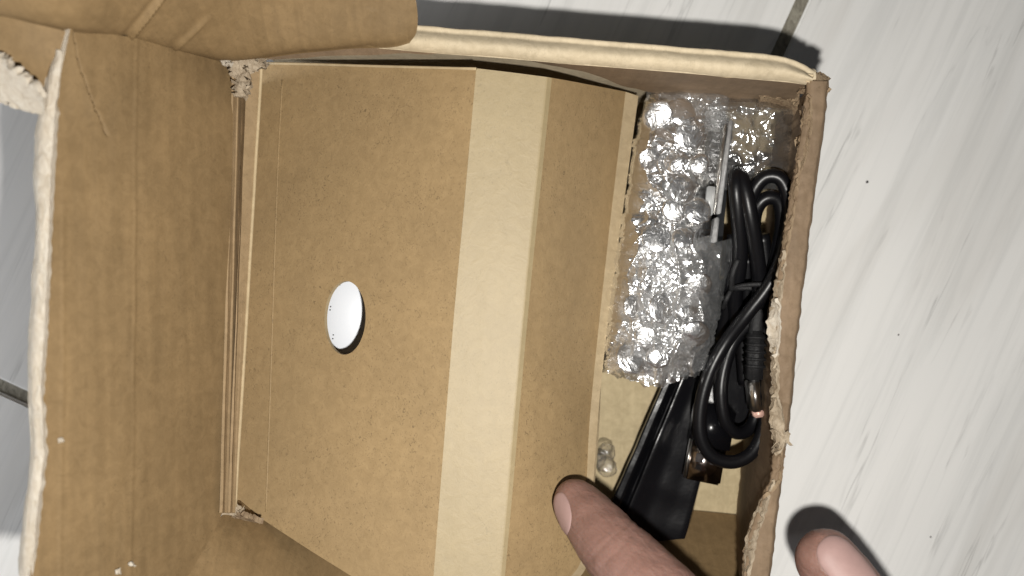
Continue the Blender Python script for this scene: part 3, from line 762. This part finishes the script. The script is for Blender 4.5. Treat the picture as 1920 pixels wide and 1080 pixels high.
# small plug
bm = bmesh.new(); tube(bm, [P(1424, 560, 3.3), P(1418, 610, 3.4), P(1415, 650, 3.4)], 0.0018, n=12)
a0 = P(1414, 668, 3.4); d = (P(1412, 716, 3.35)-P(1416, 620, 3.4))*0.5; sd = Vector((-d.y, d.x, 0)).normalized()
obox(bm, a0, d, sd*0.0018, Vector((0, 0, 0.0030)), 0.0008)
for k in range(5): obox(bm, a0+d*(-0.75+k*0.28), d.normalized()*0.0004, sd*0.0021, Vector((0, 0, 0.0033)), 0.0002)
plug = from_bm('micro_plug', bm, BLACK_BOOT, cab)
bm = bmesh.new(); t0 = P(1412, 742, 3.35); dt = (P(1416, 770, 3.3)-P(1410, 714, 3.35))*0.5; sdt = Vector((-dt.y, dt.x, 0)).normalized()
obox(bm, t0, dt, sdt*0.0011, Vector((0, 0, 0.0030)), 0.0003); from_bm('shell', bm, STEEL, plug)
bm = bmesh.new(); obox(bm, P(1419, 774, 3.3), sdt*0.0012, dt.normalized()*0.0009, Vector((0, 0, 0.0024)), 0.0003); from_bm('contact', bm, COPPER, plug)
# large plug
bm = bmesh.new(); u0 = P(1331, 790, 2.3); du = (P(1320, 904, 2.5)-P(1332, 836, 2.4)); dn = du.normalized(); su = Vector((-dn.y, dn.x, 0)).normalized()
obox(bm, P(1334, 800, 2.3), dn*0.006, su*0.0052, Vector((0, 0, 0.0032)), 0.001); up_ = from_bm('usb_plug', bm, BLACK_PL, cab)
bm = bmesh.new(); c_u = P(1321, 864, 2.45); obox(bm, c_u, dn*0.0052, su*0.0046, Vector((0, 0, 0.0022)), 0.0005); sh = from_bm('shell', bm, plain('dark_nickel', (0.30, 0.26, 0.24), 0.18, 0.5, 1.0, nscale=500, nstr=0.05), up_)
bm = bmesh.new()
for k in (-1, 1): obox(bm, c_u+su*0.0019*k-dn*0.0008+Vector((0, 0, 0.0022)), dn*0.0011, su*0.0010, Vector((0, 0, 0.0002)), 0.0001)
from_bm('slot', bm, SPECK, up_)
bm = bmesh.new(); s_sgn = 1 if su.x < 0 else -1
obox(bm, c_u+su*0.0047*s_sgn+Vector((0, 0, 0.0012)), dn*0.0050, (su*s_sgn*0.6+Vector((0, 0, -0.5))).normalized()*0.0004, Vector((0, 0, 0.0006)), 0.0001); from_bm('seam', bm, STEEL, up_)

# ------------------------------------------------------------------ the hand
def hand():
    root = thing('person', 'bare hand reaching in, fingertip pressing on the insert and thumb outside the carton', 'person', P(1700, 1500, 0))
    segs = []
    def chain(pts, rad):
        ps = cr([P(*p) for p in pts], (len(pts)-1)*3+1)
        rr = [v.x*CM for v in cr([Vector((r_, 0, 0)) for r_ in rad], len(ps))] if len(rad) == len(pts) else [v.x*CM for v in lin([Vector((r_, 0, 0)) for r_ in rad], len(ps))]
        segs.append([(ps[k], rr[k], ps[k+1], rr[k+1]) for k in range(len(ps)-1)])
    chain([(1079, 940, 5.42), (1103, 970, 5.75), (1146, 1023, 6.45), (1202, 1086, 7.2), (1275, 1160, 8.0), (1380, 1260, 8.6), (1500, 1370, 9.0), (1640, 1520, 9.2)],
          [0.52, 0.63, 0.73, 0.82, 0.84, 0.84, 0.95, 1.05])
    chain([(1550, 1050, 6.35), (1586, 1100, 6.5), (1640, 1180, 6.9), (1700, 1270, 7.4), (1760, 1400, 8.2), (1780, 1560, 8.8)],
          [0.68, 0.75, 0.76, 0.82, 1.0, 1.3])
    # the three other fingers, curled below the frame
    chain([(1330, 1330, 6.6), (1290, 1290, 7.4), (1320, 1260, 8.6), (1440, 1340, 9.6), (1560, 1500, 9.6), (1660, 1660, 9.3)], [0.55, 0.68, 0.76, 0.82, 0.95, 1.05])
    chain([(1330, 1450, 6.8), (1280, 1400, 7.4), (1300, 1370, 8.6), (1420, 1460, 9.6), (1540, 1610, 9.5), (1640, 1760, 9.2)], [0.53, 0.65, 0.73, 0.80, 0.92, 1.05])
    chain([(1360, 1560, 7.0), (1310, 1520, 7.5), (1330, 1500, 8.4), (1420, 1580, 9.2), (1520, 1720, 9.2), (1620, 1850, 9.0)], [0.46, 0.55, 0.62, 0.70, 0.85, 1.0])
    for a_, b_, ra, rb in (((1640, 1520, 9.2), (1900, 1950, 8.8), 1.05, 1.5), ((1660, 1660, 9.2), (1900, 2000, 8.8), 1.05, 1.5), ((1640, 1760, 9.1), (1880, 2050, 8.8), 1.05, 1.5),
                           ((1620, 1850, 9.0), (1860, 2100, 8.8), 1.0, 1.5), ((1780, 1560, 8.8), (1930, 1950, 8.8), 1.3, 1.6), ((1890, 2010, 8.8), (2180, 2500, 9.0), 2.1, 2.4)):
        segs.append([(P(*a_), ra*CM, P(*b_), rb*CM)])
    # smooth union of tapered limbs on a grid, meshed by surface nets
    H = 0.0010; allp = [(p, r_) for c in segs for q in c for p, r_ in ((q[0], q[1]), (q[2], q[3]))]
    lo_ = np.array([min(p[k]-r_ for p, r_ in allp) for k in range(3)])-4*H; hi_ = np.array([max(p[k]+r_ for p, r_ in allp) for k in range(3)])+4*H
    dims = np.ceil((hi_-lo_)/H).astype(int)+1
    D = np.full(dims, 0.02, np.float32); K = 0.003
    for c in segs:
        Dc = np.full(dims, 0.02, np.float32)
        for p0, r0, p1, r1 in c:
            m_ = max(r0, r1)+0.007
            i0 = np.maximum(((np.minimum(p0, p1)-m_-lo_)/H).astype(int), 0); i1 = np.minimum(((np.maximum(p0, p1)+m_-lo_)/H).astype(int)+2, dims)
            ax = [(np.arange(i0[k], i1[k])*H+lo_[k]).astype(np.float32) for k in range(3)]
            X, Y, Z = np.meshgrid(*ax, indexing='ij')
            d = p1-p0; L2 = max(d.length_squared, 1e-12)
            t = np.clip(((X-p0.x)*d.x+(Y-p0.y)*d.y+(Z-p0.z)*d.z)/L2, 0, 1)
            ds = np.sqrt((X-p0.x-t*d.x)**2+(Y-p0.y-t*d.y)**2+(Z-p0.z-t*d.z)**2)-(r0+(r1-r0)*t)
            sl = tuple(slice(i0[k], i1[k]) for k in range(3)); Dc[sl] = np.minimum(Dc[sl], ds)
        hh = np.maximum(K-np.abs(D-Dc), 0)/K
        D = np.minimum(D, Dc)-hh*hh*K*0.25
    S = D < 0
    corners = [(a_, b_, c_) for a_ in (0, 1) for b_ in (0, 1) for c_ in (0, 1)]
    n_ = dims-1
    cnt = sum(S[a_:a_+n_[0], b_:b_+n_[1], c_:c_+n_[2]].astype(np.int8) for a_, b_, c_ in corners)
    cell = np.argwhere((cnt > 0) & (cnt < 8)); idx = np.full(n_, -1, np.int64); idx[tuple(cell.T)] = np.arange(len(cell))
    acc = np.zeros((len(cell), 3)); num = np.zeros(len(cell))
    for a_ in corners:
        for k in range(3):
            if a_[k]: continue
            b_ = list(a_); b_[k] = 1
            va = D[tuple((cell+a_).T)]; vb = D[tuple((cell+b_).T)]; ok = (va < 0) != (vb < 0)
            t = np.where(ok, va/np.where(ok, va-vb, 1), 0)
            pt = np.array(a_, float)[None]+np.zeros((len(cell), 3)); pt[:, k] = t
            acc += pt*ok[:, None]; num += ok
    verts = (cell+acc/num[:, None])*H+lo_
    quads = []
    for k in range(3):
        u, v = (k+1) % 3, (k+2) % 3
        e1 = np.zeros(3, int); e1[k] = 1
        s0 = S[tuple(slice(0, dims[q]-e1[q]) for q in range(3))]; s1 = S[tuple(slice(e1[q], dims[q]) for q in range(3))]
        for sgn, mask in ((1, s0 & ~s1), (-1, ~s0 & s1)):
            e = np.argwhere(mask)
            du = np.zeros(3, int); du[u] = 1; dv = np.zeros(3, int); dv[v] = 1
            q = np.stack([idx[tuple((e-du-dv).T)], idx[tuple((e-dv).T)], idx[tuple(e.T)], idx[tuple((e-du).T)]], 1)
            quads.append(q if sgn > 0 else q[:, ::-1])
    me0 = bpy.data.meshes.new('hand_src'); me0.from_pydata(verts.tolist(), [], np.concatenate(quads).tolist()); me0.update()
    tmp = bpy.data.objects.new('hand_src', me0); COL.objects.link(tmp)
    smd = tmp.modifiers.new('s', 'SMOOTH'); smd.factor = 0.5; smd.iterations = 6
    sb = tmp.modifiers.new('d', 'SUBSURF'); sb.levels = 1; sb.render_levels = 1
    dg = bpy.context.evaluated_depsgraph_get(); ev = tmp.evaluated_get(dg)
    me2 = bpy.data.meshes.new_from_object(ev); bpy.data.objects.remove(tmp)
    bvh = BVHTree.FromPolygons([v.co.copy() for v in me2.vertices], [tuple(p.vertices) for p in me2.polygons])
    nrm_ = [v.normal.copy() for v in me2.vertices]
    for v, n_v in zip(me2.vertices, nrm_):
        x, y = topx(v.co)
        if x > 1800 or y > 1300: continue
        s_ = ((x-1082)*0.72+(y-938)*0.69)
        if x < 1420 and y < 1140:
            for (c, a_, w_) in ((96, 0.00017, 5), (118, 0.00014, 4), (150, 0.00012, 6), (84, 0.0001, 3)):
                v.co -= n_v*a_*math.exp(-((s_-c+10*nz(x*0.02, y*0.02, c))/w_)**2)
        v.co += n_v*0.00018*nz(v.co.x*350, v.co.y*350, v.co.z*350)
    me2.materials.clear(); me2.update()
    link('hand', me2, SKIN, root)
    def nail(c, along, across, L, W):
        bm = bmesh.new(); NS, NR = 56, 12; rings = []
        def sp(v): return math.copysign(abs(v)**0.80, v)
        for k in range(1, NR+3):
            r_ = min(1.0, k/NR)
            lift = 0.00014+0.00034*(1-r_**4)
            if k == NR+1: lift = -0.00012; r_ = 1.02
            if k == NR+2: lift = -0.0007; r_ = 1.03
            ring = []
            for q in range(NS):
                th = 2*math.pi*q/NS; cx, cy = sp(math.cos(th)), sp(math.sin(th))
                w_ = 1.0-0.10*cy*r_                    # a little narrower towards the free edge
                loc, nn, _, _ = bvh.find_nearest(c+across*(cx*w_*W*0.5*r_)+along*(cy*L*0.5*r_))
                ring.append(bm.verts.new(loc+nn*lift))
            rings.append(ring)
        loc, nn, _, _ = bvh.find_nearest(c); ctr = bm.verts.new(loc+nn*0.00048)
        for q in range(NS): bm.faces.new((ctr, rings[0][q], rings[0][(q+1) % NS]))
        for r0, r1 in zip(rings, rings[1:]):
            for q in range(NS): bm.faces.new((r0[q], r1[q], r1[(q+1) % NS], r0[(q+1) % NS]))
        bmesh.ops.recalc_face_normals(bm, faces=bm.faces)
        bmesh.ops.smooth_vert(bm, verts=[v for rg in rings[:-2] for v in rg], factor=0.5, use_axis_x=True, use_axis_y=True, use_axis_z=True)
        return from_bm('fingernail', bm, NAIL, root)
    al = (P(1047, 920, 5.7)-P(1066, 1000, 6.25)).normalized()
    upv = Vector((-0.93, 0.0, 0.36)); upv = (upv-al*upv.dot(al)).normalized(); acr = al.cross(upv)
    nail(P(1052, 958, 5.85)-al*0.0005, al, acr, 0.0098, 0.0074)
    al = (P(1535, 1030, 6.8)-P(1620, 1110, 7.2)).normalized()
    upv = Vector((0.20, 0.36, 0.91)); upv = (upv-al*upv.dot(al)).normalized(); acr = al.cross(upv)
    nail(P(1572, 1078, 6.44)+upv*0.0074+al*0.0004, al, acr, 0.0160, 0.0122)
hand()

# ------------------------------------------------------------------ grit on the tiles
for (x, y, r_, lab) in ((1626, 341, 0.0004, 'dark speck of grit on the tile, nearest the coiled cable end of the carton'), (1685, 628, 0.00025, 'tiny dark speck of grit in the middle of the tile on the right'), (1745, 1007, 0.00025, 'tiny dark speck of grit on the tile beyond the thumb')):
    bm = bmesh.new(); bmesh.ops.create_icosphere(bm, subdivisions=2, radius=r_)
    for v in bm.verts: v.co = v.co*(1+0.5*nz(v.co.x*3000, v.co.y*3000, x)); v.co.z *= 0.5
    me = bpy.data.meshes.new('grit'); bm.to_mesh(me); bm.free(); me.materials.append(SPECK)
    o = bpy.data.objects.new('grit', me); COL.objects.link(o); o.location = P(x, y, 0.01); tag(o, lab, 'grit', 'specks of grit on the tiles')
